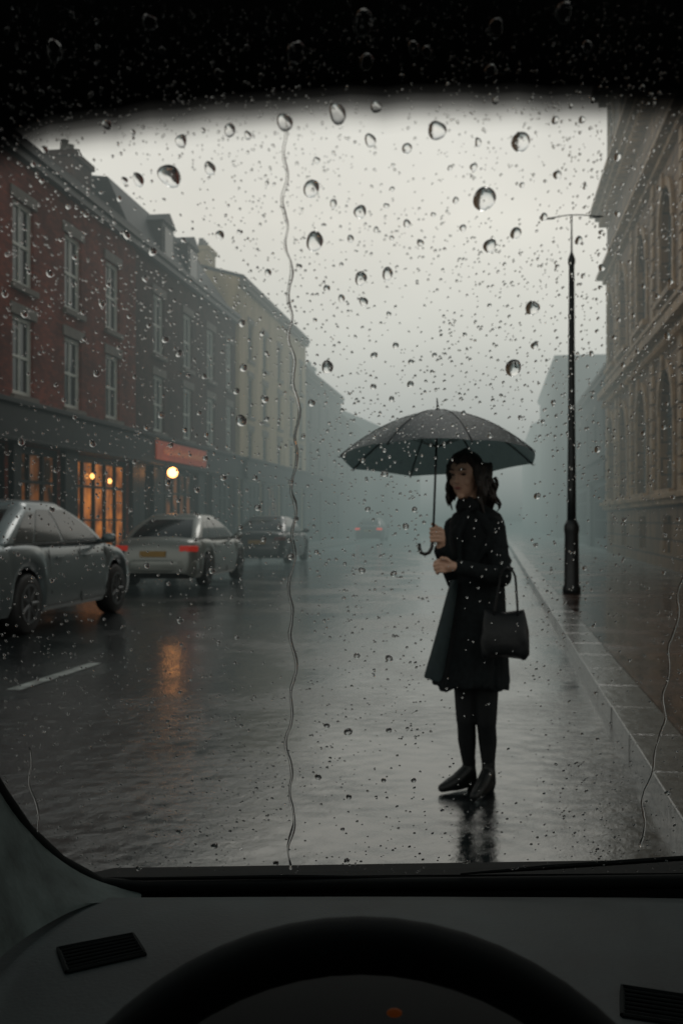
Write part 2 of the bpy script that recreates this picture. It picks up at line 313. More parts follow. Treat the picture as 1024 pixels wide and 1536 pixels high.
    if shop:
        bm=bmesh.new(); box(bm,.05,L-.05,.003,.30,3.05,3.72); box(bm,.02,L-.02,.003,.40,3.723,3.83); box(bm,.05,L-.05,.003,.34,2.97,3.047)
        build('fascia',bm,m_fascia,root,bev=.01)
        edges=sorted([(min(X(a),X(b)),max(X(a),X(b))) for a,b,_ in shop]); last=.05
        for a,b in edges+[(L-.05,L)]:
            if a-.02>last+.05:
                bm=bmesh.new(); box(bm,last+.01,a-.01,.003,.13,.0,2.965); build('pilaster',bm,m_fascia,root,bev=.01)
            last=b
        for a,b,lit in shop:
            x0,x1=min(X(a),X(b)),max(X(a),X(b)); wd=x1-x0; bm=bmesh.new(); st=.55 if wd>1.5 else .1
            box(bm,x0+.003,x1-.003,-.18,-.04,.125,st); box(bm,x0+.003,x1-.003,-.16,-.06,2.78,2.945)
            nb=max(2,int(round(wd/.75)))
            for i in range(nb+1):
                xx=x0+.04+(wd-.08)*i/nb; box(bm,xx-.035,xx+.035,-.155,-.065,st+.003,2.777)
            box(bm,x0+.08,x1-.08,-.15,-.07,2.15,2.21); box(bm,x0+.08,x1-.08,-.15,-.07,1.32,1.36)
            so_=build('shop_window',bm,m_fascia,root)
            bm=bmesh.new(); quad(bm,(x0+.01,-.17,st),(x1-.01,-.17,st),(x1-.01,-.17,2.8),(x0+.01,-.17,2.8)); build('pane',bm,{0:m_pane,1:m_dim,2:m_warm}[lit],so_)
            if lit==2:
                for q in (.3,.62):
                    bm=bmesh.new(); ell(bm,(x0+wd*q,-.1,2.3+.25*q),(.07,.05,.07),sub=2); build('pendant_lamp',bm,m_bulb2,so_,True)
    return root,X
up=[(6.35,8.15),(4.0,5.7)]
b1,X1=house('brick_house','red brick terrace with white sash windows above dark lit shopfront, behind the nearest silver car',-1,-10,16.3,29,9.35,m_brick,up,[(18.9,1.05),(21.75,1.05),(24.5,1.05),(27.2,1.05)],chimneys=[(28.2,11.2,-1.6,.7),(17.5,11.2,-3,.7)],roofh=1.5,
    shop=[(16.9,19.4,0),(19.9,21.0,0),(21.4,23.7,1),(24.5,28.4,2)])
b2,X2=house('brick_house','dark brown brick terrace with glowing red shop sign and steep slate roof',-1,-10.05,29.03,41,9.4,m_brown,up,[(31.3,1.05),(34.4,1.05),(37.3,1.05),(40,.9)],mansard=(29.2,37.4,1.75),chimneys=[(38.8,11.0,-1.4,.5)],
    shop=[(29.6,30.4,1),(31.4,35.2,1),(36,37,0),(37.5,40.5,0)])
bm=bmesh.new(); box(bm,X2(35.4),X2(30.0),.31,.36,3.12,3.68); sg=build('sign_board',bm,m_sign,b2,bev=.01)
bm=bmesh.new(); x=X2(34.9); px_l=[]
while x<X2(30.6):
    wv=random.uniform(.16,.3); h_=random.choice((.2,.3,.22)); px_l+=[(x,.375,3.3),(x+wv*.25,.375,3.3+h_),(x+wv*.5,.375,3.32),(x+wv*.8,.375,3.3+h_*.6)]; x+=wv+.08
tube(bm,px_l,.020,5); build('lettering',bm,m_letter,sg)
bm=bmesh.new(); tube(bm,[(X2(30.9),.13,3.0),(X2(30.9),.45,3.02),(X2(30.9),.55,2.9)],.02,6); wl=build('lamp_bracket',bm,m_lead,b2)
bm=bmesh.new(); ell(bm,(X2(30.9),.55,2.76),(.15,.15,.15),sub=3); build('lamp_globe',bm,m_bulb,wl,True)
house('rendered_house','dull cream rendered building with three floors of narrow windows beyond the brown brick terrace',-1,-9.9,41.03,56,10.9,m_tan,[(7.9,9.4),(5.6,7.2),(3.9,5.0)],[(43,.95),(45.8,.95),(49,.95),(52,.95),(54.6,.95)],bars=1,wmat=m_dframe,roofh=1.2,shop=[(41.8,45,0),(45.6,49,1),(50,55,0)],chimneys=[(43,12.4,-2,.6)])
house('rendered_house','grey misty building next beyond the cream one on the left of the street',-1,-10,56.03,70,9.4,m_grey,[(6.6,8.1),(4.1,5.6)],[(58,1),(61,1),(64,1),(67.5,1)],bars=1,wmat=m_dframe,roofh=1.4,shop=[(57,61,0),(62,68,0)],chimneys=[(57,11.2,-2,.6),(69,11.2,-2,.6)])
house('rendered_house','faint low building fading into mist, far left of the street',-1,-10,70.03,86,8.2,m_dgrey,[(6.0,7.3),(3.9,5.2)],[(73,1),(77,1),(81,1)],bars=1,wmat=m_dframe,roofh=1)
house('rendered_house','farthest faint building on the left, nearly lost in mist',-1,-8.5,86.03,125,8.5,m_dgrey,[(5.5,7)],[(92,1),(98,1)],bars=1,wmat=m_dframe,roofh=2)
def civic():
    u=4.3; v0,v1=12.0,42.0; H=18.0; L=v1-v0
    root=thing('civic_building','tall carved sandstone building with arched windows beside the right pavement','building',S(u,v0),PI/2-TH)
    cols=[1.9,6.6,11.1,15.6,20.1,24.6,28.2]
    rows=[(2.1,4.05,1.05),(7.0,8.7,.95),(14.3,15.8,.7)]
    holes=[(x-r,x+r,a,b+r) for x in cols for a,b,r in rows]
    holes+=[(x-.7,x+.7,.5,1.45) for x in cols]
    bm=bmesh.new(); facade(bm,L,0,H,holes,.45); D=10
    quad(bm,(0,0,0),(0,-D,0),(0,-D,H),(0,0,H)); quad(bm,(L,0,0),(L,-D,0),(L,-D,H),(L,0,H)); quad(bm,(0,-D,0),(L,-D,0),(L,-D,H),(0,-D,H)); quad(bm,(0,0,H),(L,0,H),(L,-D,H),(0,-D,H))
    for x in cols:
        for a,b,r in rows:
            for s in (-1,1):
                pts=[(x+s*r*math.cos(q),b+r*math.sin(q)) for q in [PI/2*i/8 for i in range(9)]]
                for p,q in zip(pts,pts[1:]):
                    quad(bm,(p[0],-.002,p[1]),(q[0],-.002,q[1]),(q[0],-.002,b+r),(p[0],-.002,b+r)) if p[0]!=q[0] else None
                    quad(bm,(p[0],-.002,p[1]),(q[0],-.002,q[1]),(q[0],-.3,q[1]),(p[0],-.3,p[1]))
    build('wall',bm,m_sand,root)
    for bands in (((1.72,1.86,.16),(1.863,2.0,.26)),((5.75,5.95,.14),(5.953,6.2,.34)),((6.6,6.72,.1),),((10.4,10.6,.16),(10.603,10.75,.38)),((12.7,12.9,.22),(12.903,13.1,.42),(13.103,13.28,.62)),((17.3,17.6,.3),(17.603,17.9,.55))):
        bm=bmesh.new()
        for z0,z1,pr in bands: box(bm,-pr,L+pr,-.3,pr,z0,z1)
        if len(bands)==3:
            x=.2
            while x<L: box(bm,x,x+.16,.003,.34,12.5,12.697); x+=.42
        if bands[0][0]==5.75:
            x=.2
            while x<L: box(bm,x,x+.12,.003,.22,5.6,5.747); x+=.34
        build('cornice',bm,m_sandtrim,root,bev=.015)
    for i,x in enumerate([0.0]+[(a+b)/2 for a,b in zip(cols,cols[1:])]+[L-.55]):
        xc=x if i in(0,) else x-.27
        bm=bmesh.new(); z=2.003
        while z<5.5: box(bm,xc,xc+.56,.003,.09,z,z+.35); z+=.41
        build('pier',bm,m_sandtrim,root,bev=.02)
        bm=bmesh.new(); z=6.75
        while z<10.2: box(bm,xc+.06,xc+.5,.003,.07,z,z+.35); z+=.41
        build('pier',bm,m_sandtrim,root,bev=.02)
    for x in cols:
        for a,b,r in rows:
            bm=bmesh.new(); n_=14; pr=[(r+.02,.003),(r+.02,.09),(r+.26,.09),(r+.26,.003)]; rings=[]
            for i in range(n_+1):
                q=PI*i/n_; rings.append([Vector((x+rr*math.cos(q),yy,b+rr*math.sin(q))) for rr,yy in pr])
            loft(bm,rings)
            for s in(-1,1): box(bm,min(x+s*(r+.02),x+s*(r+.22)),max(x+s*(r+.02),x+s*(r+.22)),.003,.06,a,b-.003)
            box(bm,x-.12,x+.12,.095,.17,b+r-.03,b+r+.36); box(bm,x-r-.3,x+r+.3,.003,.18,a-.16,a-.003)
            build('window_surround',bm,m_sandtrim,root,bev=.01)
            bm=bmesh.new(); box(bm,x-.03,x+.03,-.19,-.13,a,b+r); box(bm,x-r,x+r,-.19,-.135,b-.03,b+.03); box(bm,x-r,x+r,-.19,-.135,(a+b)/2-.02,(a+b)/2+.02)
            wf=build('window',bm,m_dframe,root)
            bm=bmesh.new(); bm.faces.new([bm.verts.new(p) for p in [(x-r,-.17,a),(x+r,-.17,a)]+[(x+r*math.cos(PI*i/12),-.17,b+r*math.sin(PI*i/12)) for i in range(13)][1:-1] ]); build('pane',bm,m_pane,wf)
    return root
civic()
house('rendered_house','low dark misty building just beyond the sandstone building',1,4.5,42.1,62,7.4,m_dgrey,[(4.6,6.2)],[(45,1.1),(49,1.1),(53,1.1),(57,1.1)],bars=1,wmat=m_dframe,roofh=1,shop=[(43,50,0),(52,60,1)])
house('rendered_house','tall flat topped misty block behind the low building on the right',1,4.2,74,100,12.3,m_dgrey,[(9,10.6),(6,7.6)],[(78,1.1),(83,1.1),(88,1.1)],bars=1,wmat=m_dframe,flat=True)
house('rendered_house','farthest faint block on the right side, dissolving into mist',1,3.9,108,150,10.8,m_dgrey,[(6,7.6)],[(112,1.2)],bars=1,wmat=m_dframe,roofh=2)
# ------------------------------------------------------------------ lamp post
m_post=M('wet_black_paint',(.010,.012,.013),.4,spec=.35,nz=(5,.3))
Lp=thing('street_lamp','slim black street lamp post with thick base on the right kerb','street lamp',S(1.28,18.1,.118),-TH)
bm=bmesh.new(); lathe_z(bm,[(.15,0),(.15,.10),(.125,.14),(.115,1.0),(.125,1.04),(.125,1.12),(.085,1.22)],20); build('base',bm,m_post,Lp,True)
bm=bmesh.new(); lathe_z(bm,[(.075,1.2),(.072,1.7),(.058,3),(.045,5.45),(.060,5.5),(.060,5.56),(.016,5.68),(.010,6.28)],16); build('pole',bm,m_post,Lp,True)
bm=bmesh.new(); tube(bm,[(-.33,0,6.26),(-.1,0,6.29),(0,0,6.295),(.15,0,6.29),(.40,0,6.26)],.009,6); build('arm',bm,m_post,Lp)
for s in(-.35,.43):
    bm=bmesh.new(); ell(bm,(s,0,6.25),(.09,.04,.016),sub=2); build('lantern',bm,m_post,Lp,True)
# ------------------------------------------------------------------ cars
m_tyre=M('tyre_rubber',(.010,.010,.010),.6); m_rim=M('alloy_rim',(.14,.15,.155),.45,metal=.7); m_cglass=M('car_glass',(.014,.018,.019),.08,spec=.5)
m_seam=M('panel_gap',(.006,.006,.006),.6); m_tail=M('tail_lamp_glass',(.12,.012,.010),.2); m_tail2=M('dim_tail_lamp',(.28,.02,.015),.25,emit=(1,.07,.04),es=.14); m_tail3=M('bright_tail_lamp',(.4,.02,.015),.2,emit=(1,.07,.04),es=.9)
m_plate=M('yellow_plate',(.28,.16,.03),.4); m_chrome=M('chrome_strip',(.4,.4,.4),.2,metal=1); m_under=M('car_underside',(.004,.004,.004),.9)
WX=(-1.33,1.36); WR=.325
def car(label,u,v,paint,lit,group=None,H=1.45,yaw=0,sc_=1.0):
    root=thing('parked_car',label,'car',S(u,v),PI/2-TH+yaw,group); root.scale=(sc_,)*3
    deck=[(-2.30,.58),(-2.27,.74),(-2.22,.86),(-2.12,.94),(-1.95,.972),(-1.7,.985),(-1.0,.97),(.9,.955),(1.2,.93),(1.5,.885),(1.75,.835),(2.0,.765),(2.15,.69),(2.25,.58),(2.30,.45)]
    half=[(-2.30,.62),(-2.26,.70),(-2.2,.765),(-2.05,.825),(-1.8,.86),(-1.2,.88),(1.2,.88),(1.7,.86),(1.95,.82),(2.15,.73),(2.25,.64),(2.30,.55)]
    xs=[]; x=-2.30
    while x<=2.3001: xs.append(x); x+=.04
    bm=bmesh.new(); rings=[]
    for x in xs:
        zt=interp(x,deck); hw=interp(x,half); zb=.21 if abs(x)<2.1 else .21+ (abs(x)-2.1)*.5
        for wx in WX:
            d=x-wx
            if abs(d)<.385: zb=max(zb,.325+math.sqrt(max(0,.385**2-d*d))*.99)
        zb=min(zb,zt-.1); pts=[]
        prof=[(-.06,0),(-.018,.12),(0,.33),(.0,.50),(-.010,.60),(-.022,.75),(-.05,.88),(-.10,.955),(-.18,.99),(-.26,1.0)]
        for dy,t in prof: pts.append((hw+dy,zb+(zt-zb)*t))
        pts.append((hw*.35,zt+.024)); pts.append((0,zt+.030))
        rings.append([Vector((x,y,z)) for y,z in pts]+[Vector((x,-y,z)) for y,z in pts[-2::-1]])
    loft(bm,rings,cap=True,closed=False)
    build('body',bm,paint,root,True)
    bm=bmesh.new(); box(bm,-2.1,2.1,-.70,.70,.19,.80); build('underbody',bm,m_under,root)
    def xf(t): return 1.18-.95*(.75*t+.25*t*t)-.0
    def xr(t): return -1.84+.95*(.75*t+.25*t*t)
    def yy(t): return .785-.13*t-.085*t*t
    def zz(t): return .945+(H-.05-.945)*(1.12*t-.12*t*t)
    bm=bmesh.new(); rings=[]
    for i in range(13):
        t=i/12; a,b,c,z=xr(t),xf(t),yy(t),zz(t); r=.16; ring=[]
        for cx,cy,q0 in ((b-r,c-r,0),(a+r,c-r,PI/2),(a+r,-c+r,PI),(b-r,-c+r,3*PI/2)):
            for k in range(6): q=q0+PI/2*k/5; ring.append(Vector((cx+r*math.cos(q),cy+r*math.sin(q),z)))
        rings.append(ring)
    last=rings[-1]; cen=sum(last,Vector())/len(last)
    for s,dz in ((.975,.016),(.92,.036),(.82,.052),(.65,.064),(.35,.072)): rings.append([cen+(p-cen)*s+Vector((0,0,dz)) for p in last])
    loft(bm,rings); build('cabin_roof',bm,paint,root,True)
    def patch(fn,name,nx=8,nt=6,t0=.08,t1=.88,a0=0,a1=1,mat=m_cglass):
        bm=bmesh.new(); g=[[bm.verts.new(fn(a0+(a1-a0)*i/nx,t0+(t1-t0)*j/nt)) for i in range(nx+1)] for j in range(nt+1)]
        for j in range(nt):
            for i in range(nx): bm.faces.new((g[j][i],g[j][i+1],g[j+1][i+1],g[j+1][i]))
        return build(name,bm,mat,root,True)
    for s in(-1,1):
        side=lambda a,t,s=s: Vector((xr(t)+.15+(xf(t)-xr(t)-.3)*a, s*(yy(t)+.005), zz(t)))
        patch(side,'side_window',a0=.03,a1=.215,t1=.8); patch(side,'side_window',a0=.23,a1=.515); patch(side,'side_window',a0=.54,a1=.965)
        bm=bmesh.new(); tube(bm,[side(a,.03)+Vector((0,s*.004,0)) for a in (.03,.3,.6,.97)],.007,6); build('window_trim',bm,m_seam,root)
        bm=bmesh.new(); ell(bm,(.78,s*.96,1.0),(.06,.10,.065),sub=3); tube(bm,[(.78,s*.8,.96),(.78,s*.93,.98)],.03,6); build('wing_mirror',bm,paint,root,True)
        for hx in (-.55,.28):
            bm=bmesh.new(); box(bm,hx-.1,hx+.1,min(s*.862,s*.888),max(s*.862,s*.888),.79,.815); build('door_handle',bm,paint,root,bev=.006)
        for pth in ([(-.78,.40),(-.82,.6),(-.80,.90)],[(.10,.25),(.10,.90)],[(.93,.30),(.98,.62),(.93,.90)],[(-.9,.27),(1.0,.27)]):
            bm=bmesh.new(); tube(bm,[(px_,s*(.874 if z_<.7 else .842),z_) for px_,z_ in pth],.006,4); build('door_seam',bm,m_seam,root)
        bm=bmesh.new(); loft(bm,[[Vector((x_,s*y_,z_)) for x_,y_ in ((-2.275,.52),(-2.245,.70),(-2.10,.835),(-2.03,.845),(-2.04,.52))] for z_ in (.72,.84)]); build('tail_lamp',bm,(m_tail,m_tail2,m_tail3)[int(lit)],root,bev=.02)
        bm=bmesh.new(); box(bm,2.0,2.22,min(s*.42,s*.72),max(s*.42,s*.72),.56,.67); build('headlight',bm,m_chrome,root,bev=.03)
    patch(lambda a,t:Vector((xf(t)+.005,(a-.5)*2*(yy(t)-.15),zz(t))),'windscreen'); patch(lambda a,t:Vector((xr(t)-.005,(a-.5)*2*(yy(t)-.15),zz(t))),'rear_window')
    bm=bmesh.new(); rg=[]
    for z_,k_ in ((.33,.95),(.37,1.0),(.52,1.0),(.56,.96)): rg.append([Vector((-2.0-.34*k_*math.cos(q)**.6 if abs(q)<PI/2-.01 else -2.0,.84*k_*math.sin(q),z_)) for q in [-PI/2+PI*k/16 for k in range(17)]])
    loft(bm,rg); build('rear_bumper',bm,paint,root,True)
    bm=bmesh.new(); box(bm,-2.318,-2.28,-.26,.26,.62,.735); build('number_plate',bm,m_plate,root,bev=.004)
    for wx in WX:
        for s in(-1,1):
            W=bpy.data.objects.new('wheel',None); COL.objects.link(W); W.parent=root; W.location=(wx,s*.76,WR)
            bm=bmesh.new(); lathe_y(bm,[(.20,-.10),(.30,-.105),(.325,-.07),(.325,.07),(.30,.105),(.205,.10)],30); build('tyre',bm,m_tyre,W,True)
            bm=bmesh.new(); lathe_y(bm,[(.05,s*.07),(.05,s*.095),(.0,s*.10)],12); 
            lathe_y(bm,[(.212,s*.02),(.215,s*.106),(.19,s*.106),(.185,s*.02)],30)
            for k in range(7):
                q=2*PI*k/7; c_,s_=math.cos(q),math.sin(q)
                tube(bm,[(c_*.03,s*.085,s_*.03),(c_*.2,s*.092,s_*.2)],[.030,.022],6)
            build('rim',bm,m_rim,W)
    return root
m_silver=M('silver_paint',(.115,.14,.145),.34,metal=.4,coat=.4,nz=(60,.06)); m_silver2=M('pale_silver_paint',(.20,.21,.195),.36,metal=.4,coat=.4,nz=(60,.06)); m_navy=M('dark_paint',(.014,.018,.02),.35,coat=.4)
car('nearest silver saloon cut off by the left picture edge, parked by the shops',-6.33,13.36,m_silver,0,sc_=1.09)
car('pale silver saloon with yellow number plate parked just ahead of the nearest car',-6.55,22.3,m_silver2,1)
car('dark saloon parked beyond the pale silver car with yellow plate',-7.0,33.5,m_navy,0)
car('distant dark car with red tail lamps almost lost in the mist',-7.7,68,m_navy,2)
# ------------------------------------------------------------------ person
PY=5.255; POX=(703-512)/F*PY
def P(px,py,dy=0.0): d=PY+dy; return Vector(((px-512)/F*d-POX,dy,EZ-(py-780)/F*d))
m_skin=M('skin',(.46,.27,.19),.5,nz=(30,.06),haze=False); m_hair=M('dark_hair',(.014,.009,.007),.5,spec=.3,nz=(60,.4),streak=(1,1,.15),haze=False)
m_coat=M('black_wool_coat',(.007,.009,.010),.85,spec=.15,nz=(40,.4),bump=(120,.5,.003),haze=False); m_tights=M('black_tights',(.006,.007,.008),.6,spec=.2,haze=False)
m_boot=M('black_leather',(.006,.007,.007),.45,spec=.3,bump=(40,.2,.002),haze=False); m_lining=M('coat_facing',(.020,.030,.032),.75,spec=.2,nz=(20,.25),haze=False)
m_lip=M('lips',(.25,.08,.07),.4,haze=False); m_eye=M('eye',(.02,.015,.015),.2,haze=False); m_brow=M('eyebrow',(.02,.014,.012),.7,haze=False); m_scarf=M('dark_scarf',(.010,.011,.012),.9,spec=.15,bump=(70,.5,.004),haze=False)
per=thing('person','person in a long black coat standing on the wet road holding a dark umbrella','person',(POX,PY,0))
hf=Vector((-.60,-.80,-.06)).normalized(); up_=Vector((0,0,1)); hsd=up_.cross(hf).normalized(); up_=hf.cross(hsd).normalized()
HR=Matrix((hsd,-hf,up_)).transposed()
hc=P(698,713,-.03)
def HP(s,f,z): return hc+hsd*s+hf*f+up_*z
shR=P(681,788,.10); shL=P(741,788,-.09); elR=P(684,872,-.01); wrR=P(660,822,-.165); elL=P(752,866,-.18); wrL=P(684,850,-.30)
kA=P(699,1082,.02); aA=P(703,1158,.06); kB=P(729,1086,-.02); aB=P(732,1156,.0)
a1=Vector((aA.x,aA.y,.10)); t1_=Vector((P(662,1180).x,-.03,.027)); h1=Vector((a1.x+.014,a1.y+.018,.038))
a2=Vector((aB.x,aB.y,.10)); t2_=Vector((P(704,1185).x,-.18,.027)); h2=Vector((a2.x+.012,a2.y+.03,.038))
bm=bmesh.new()
ell(bm,HP(0,-.012,.025),(.074,.092,.092),HR); ell(bm,HP(0,.018,-.035),(.054,.064,.078),HR); ell(bm,HP(0,.052,-.098),(.020,.020,.017),HR)
ell(bm,HP(0,.088,-.012),(.009,.014,.026),HR); ell(bm,HP(0,.097,-.030),(.012,.012,.009),HR); ell(bm,HP(0,.072,.022),(.05,.016,.012),HR)
for s in(-1,1): ell(bm,HP(s*.035,.052,-.03),(.022,.022,.022),HR); ell(bm,HP(s*.074,-.008,-.01),(.01,.02,.03),HR)
caps(bm,HP(0,-.02,-.05),P(707,772,0),.05,.055)
pel=P(712,935,.0)
ell(bm,P(711,818,0),(.115,.09,.15)); ell(bm,P(712,870,0),(.10,.085,.14)); ell(bm,pel,(.12,.10,.13))
caps(bm,shR,shL,.045,.045); chain(bm,[shR,elR,wrR],[.042,.034,.023]); chain(bm,[shL,elL,wrL],[.042,.034,.023])
chain(bm,[P(698,960,.03),kA],[.075,.045]); chain(bm,[kA,P(700,1110,.04),a1],[.042,.040,.022]); chain(bm,[P(728,960,-.02),kB],[.075,.045]); chain(bm,[kB,P(731,1112,.0),a2],[.042,.040,.022])
for a_,t_,h_ in ((a1,t1_,h1),(a2,t2_,h2)): chain(bm,[a_,a_.lerp(t_,.45)-Vector((0,0,.02)),a_.lerp(t_,.8)-Vector((0,0,.005))],[.022,.018,.012]); chain(bm,[a_,h_],[.022,.018])
UD=-.19
hR=P(652,803,UD)
palm=hR+Vector((.026,.006,0)); chain(bm,[wrR,palm+Vector((.004,0,-.022)),palm+Vector((0,0,.018))],[.021,.021,.02])
for i,(dz,ln) in enumerate(((.032,1.0),(.012,1.08),(-.008,1.0),(-.026,.85))):
    b=hR+Vector((0,0,dz)); pts=[b+Vector((.026,-.010,0)),b+Vector((.008,-.024,.001)),b+Vector((-.014,-.019,0)),b+Vector((-.021*ln,.002,-.001)),b+Vector((-.010,.014,-.001))]
    chain(bm,pts,[.0092,.0088,.0082,.0075,.0068])
chain(bm,[palm+Vector((0,.008,.0)),hR+Vector((.02,.022,.028)),hR+Vector((.0,.022,.046)),hR+Vector((-.012,.012,.054))],[.012,.0105,.0095,.008])
hL=P(672,849,-.31); chain(bm,[wrL,hL],[.022,.024]); ell(bm,hL,(.03,.018,.03))
for i,(dz,ln) in enumerate(((.024,1.0),(.008,1.08),(-.009,1.0),(-.025,.8))):
    b=hL+Vector((-.018,-.004,dz)); chain(bm,[b,b+Vector((-.026*ln,-.008,.002)),b+Vector((-.044*ln,.006,-.006)),b+Vector((-.036*ln,.022,-.012))],[.0095,.0086,.0078,.007])
chain(bm,[hL+Vector((.008,-.01,.016)),hL+Vector((-.012,-.024,.034)),hL+Vector((-.034,-.02,.038))],[.011,.010,.008])
remeshed('body',bm,m_skin,per,.004,3,.42)
for s in(-1,1):
    bm=bmesh.new(); ell(bm,HP(s*.030,.0715,.006),(.014,.006,.0065),HR,2); build('eye',bm,m_eye,per,True)
    bm=bmesh.new(); tube(bm,[HP(s*.014,.086,.027),HP(s*.03,.083,.032),HP(s*.046,.071,.027)],[.0035,.0045,.002],6); build('eyebrow',bm,m_brow,per,True)
bm=bmesh.new(); ell(bm,HP(0,.083,-.059),(.021,.008,.0075),HR,2); build('lips',bm,m_lip,per,True)
# hair: side-parted, swept over the brow and falling in loose waves
bm=bmesh.new()
ell(bm,HP(0,-.022,.036),(.079,.089,.086),HR); ell(bm,HP(0,-.05,-.03),(.072,.052,.09),HR)
for k in range(12):     # strands combed from the parting across the forehead to each temple
    s1=-.072+.013*k; ps=.018
    mid=HP((ps+s1)*.5,.058-.10*abs(s1-ps)**1.2,.098); chain(bm,[HP(ps,.02,.124),mid,HP(s1,.074-abs(s1)*.62,.066-.012*(k%3)),HP(s1*1.12+.006*math.sin(k*2.1),.070-abs(s1)*.75,.040 if abs(s1)<.045 else .0)],[.011,.0105,.008,.003])
def lock(s,f,z0,z1,amp,r0):
    ph=random.uniform(0,6); pts=[]; rs=[]
    for k in range(10):
        t=k/9; z=z0+(z1-z0)*t; pts.append(HP(s*(1+.20*t)+amp*math.sin(ph+t*9)*(.3+t),f+amp*.8*math.cos(ph+t*7)*(.3+t),z)); rs.append(r0*(1-.2*t) if t<.7 else r0*(.86-1.8*(t-.7)))
    chain(bm,pts,[max(.0022,q) for q in rs])
for s in(-1,1):
    for k in range(11): lock(s*(.074+.007*(k%2)),.032-.014*k,.05,-.13+random.uniform(-.055,.02),.013,.0115)
for k in range(11): lock(-.072+.0145*k,-.098,.03,-.155+random.uniform(-.04,.01),.014,.0125)
for _ in range(4): lock(.086+random.uniform(0,.012),-.04-.03*_,-.02,-.185+random.uniform(-.015,.02),.022,.0095)
remeshed('hair',bm,m_hair,per,.0038,1,.3)
def coat():
    bm=bmesh.new(); rows=[(760,694,733,.045),(765,688,741,.07),(771,679,750,.10),(783,674,756,.12),(805,673,756,.13),(830,674,755,.128),(860,674,755,.124),(885,673,756,.124),(905,671,757,.13),(935,666,758,.145),(965,661,759,.158),(990,656,760,.165),(1010,653,760,.168),(1022,652,760,.17),(1028,653,759,.168)]
    rings=[]; N=72
    for py,xl,xr_,dp in rows:
        c=P((xl+xr_)/2,py,0); a=(xr_-xl)/2/F*PY; fold=max(0,(py-865)/160)
        ring=[]
        for k in range(N):
            q=2*PI*k/N; ff=1+.045*fold*math.sin(q*7+1.0+py*.004)+.045*fold*math.sin(q*13+py*.012)+.014*math.sin(py*.16+q*3)*(1 if py<900 and py>775 else 0)
            sx=abs(math.cos(q))**.85*math.copysign(1,math.cos(q)); sy=abs(math.sin(q))**.85*math.copysign(1,math.sin(q))
            zt=.0 if fold<.9 else .016*math.sin(q*3)+.008*math.sin(q*8)
            ring.append(c+Vector((a*sx*ff,dp*sy*ff,zt)))
        rings.append(ring)
    loft(bm,rings)
    for sh,el_,wr in ((shR,elR,wrR),(shL,elL,wrL)):
        chain(bm,[sh+Vector((0,0,-.008)),sh.lerp(el_,.5),el_,el_.lerp(wr,.45),el_.lerp(wr,.93)],[.054,.050,.049,.042,.038])
        for t,rr in ((.35,.050),(.5,.051),(.62,.052),(.74,.053),(.88,.053)):
            rot=Matrix.Rotation(random.uniform(-.6,.6),3,'Y')@Matrix.Rotation(random.uniform(-.6,.6),3,'X'); ell(bm,sh.lerp(el_,t)+Vector((random.uniform(-.008,.008),random.uniform(-.006,.006),0)),(rr+.005,rr+.003,.011),rot)
        for t in (.10,.24,.4,.6): q=el_.lerp(wr,t); ell(bm,q,(.014,.052-.014*t,.054-.014*t),Matrix.Rotation(random.uniform(-.5,.5),3,'Y'))
        ell(bm,el_.lerp(wr,.93),(.02,.041,.041))
    for x0,x1,x2 in ((700,684,690),(716,738,712)):
        pts=[P(x0,770,-.10),P(x1,800,-.135),P(x2,850,-.135)]; chain(bm,pts,[.018,.026,.010])
    for k in range(9):
        q=-PI+PI*k/8+.2; c0=P(713,900,0)+Vector((.12*math.cos(q),.12*math.sin(q),0)); c1=P(707,1022,0)+Vector((.172*math.cos(q+.05),.165*math.sin(q+.05),0)); chain(bm,[c0,c0.lerp(c1,.5)+Vector((.006,0,0)),c1],[.008,.013,.016])
    N=28; rg=[]
    for r,z,dx in ((.060,-.055,0),(.068,-.01,-.004),(.076,.012,-.008),(.068,.014,-.008),(.055,-.04,0)):
        c=P(708,760,-.01)+Vector((dx,0,z)); rg.append([c+Vector((r*math.cos(2*PI*k/N),r*1.05*math.sin(2*PI*k/N),.014*math.cos(2*PI*k/N-.6))) for k in range(N)])
    loft(bm,rg)
    return remeshed('coat',bm,m_coat,per,.006,2,.4)
coat()
bm=bmesh.new(); L_=[(677,868,-.12),(667,905,-.14),(655,950,-.155),(644,990,-.165),(635,1018,-.165)]; R_=[(684,868,-.13),(678,905,-.15),(671,950,-.175),(664,990,-.19),(657,1025,-.195)]
g=[]
for a,b in zip(L_,R_):
    pa,pb=P(*a),P(*b); g.append([pa+Vector((0,.05,0)),pa,pa.lerp(pb,.5)+Vector((0,-.008,0)),pb,pb+Vector((.02,.02,0))])
vs=[[bm.verts.new(p) for p in r] for r in g]
for a,b in zip(vs,vs[1:]):
    for i in range(4): bm.faces.new((a[i],a[i+1],b[i+1],b[i]))
o=build('coat_flap',bm,m_lining,per,True); sm=o.modifiers.new('s','SOLIDIFY'); sm.thickness=.006; sb=o.modifiers.new('ss','SUBSURF'); sb.levels=2; sb.render_levels=2
bm=bmesh.new()
for z,r in ((0,.062),(.018,.060),(.032,.054)):
    c=P(706,762,-.02)+Vector((0,0,z)); chain(bm,[c+Vector((r*math.cos(2*PI*k/14),r*math.sin(2*PI*k/14),.010*math.sin(3*k+z*90))) for k in range(15)],[.016]*15)
remeshed('scarf',bm,m_scarf,per,.0055,1)
bm=bmesh.new()
chain(bm,[P(699,1000,.03),kA],[.070,.050]); chain(bm,[kA,P(700,1110,.04),a1],[.047,.046,.028]); chain(bm,[P(728,1000,-.02),kB],[.070,.050]); chain(bm,[kB,P(731,1112,.0),a2],[.047,.046,.028])
remeshed('tights',bm,m_tights,per,.005,2)
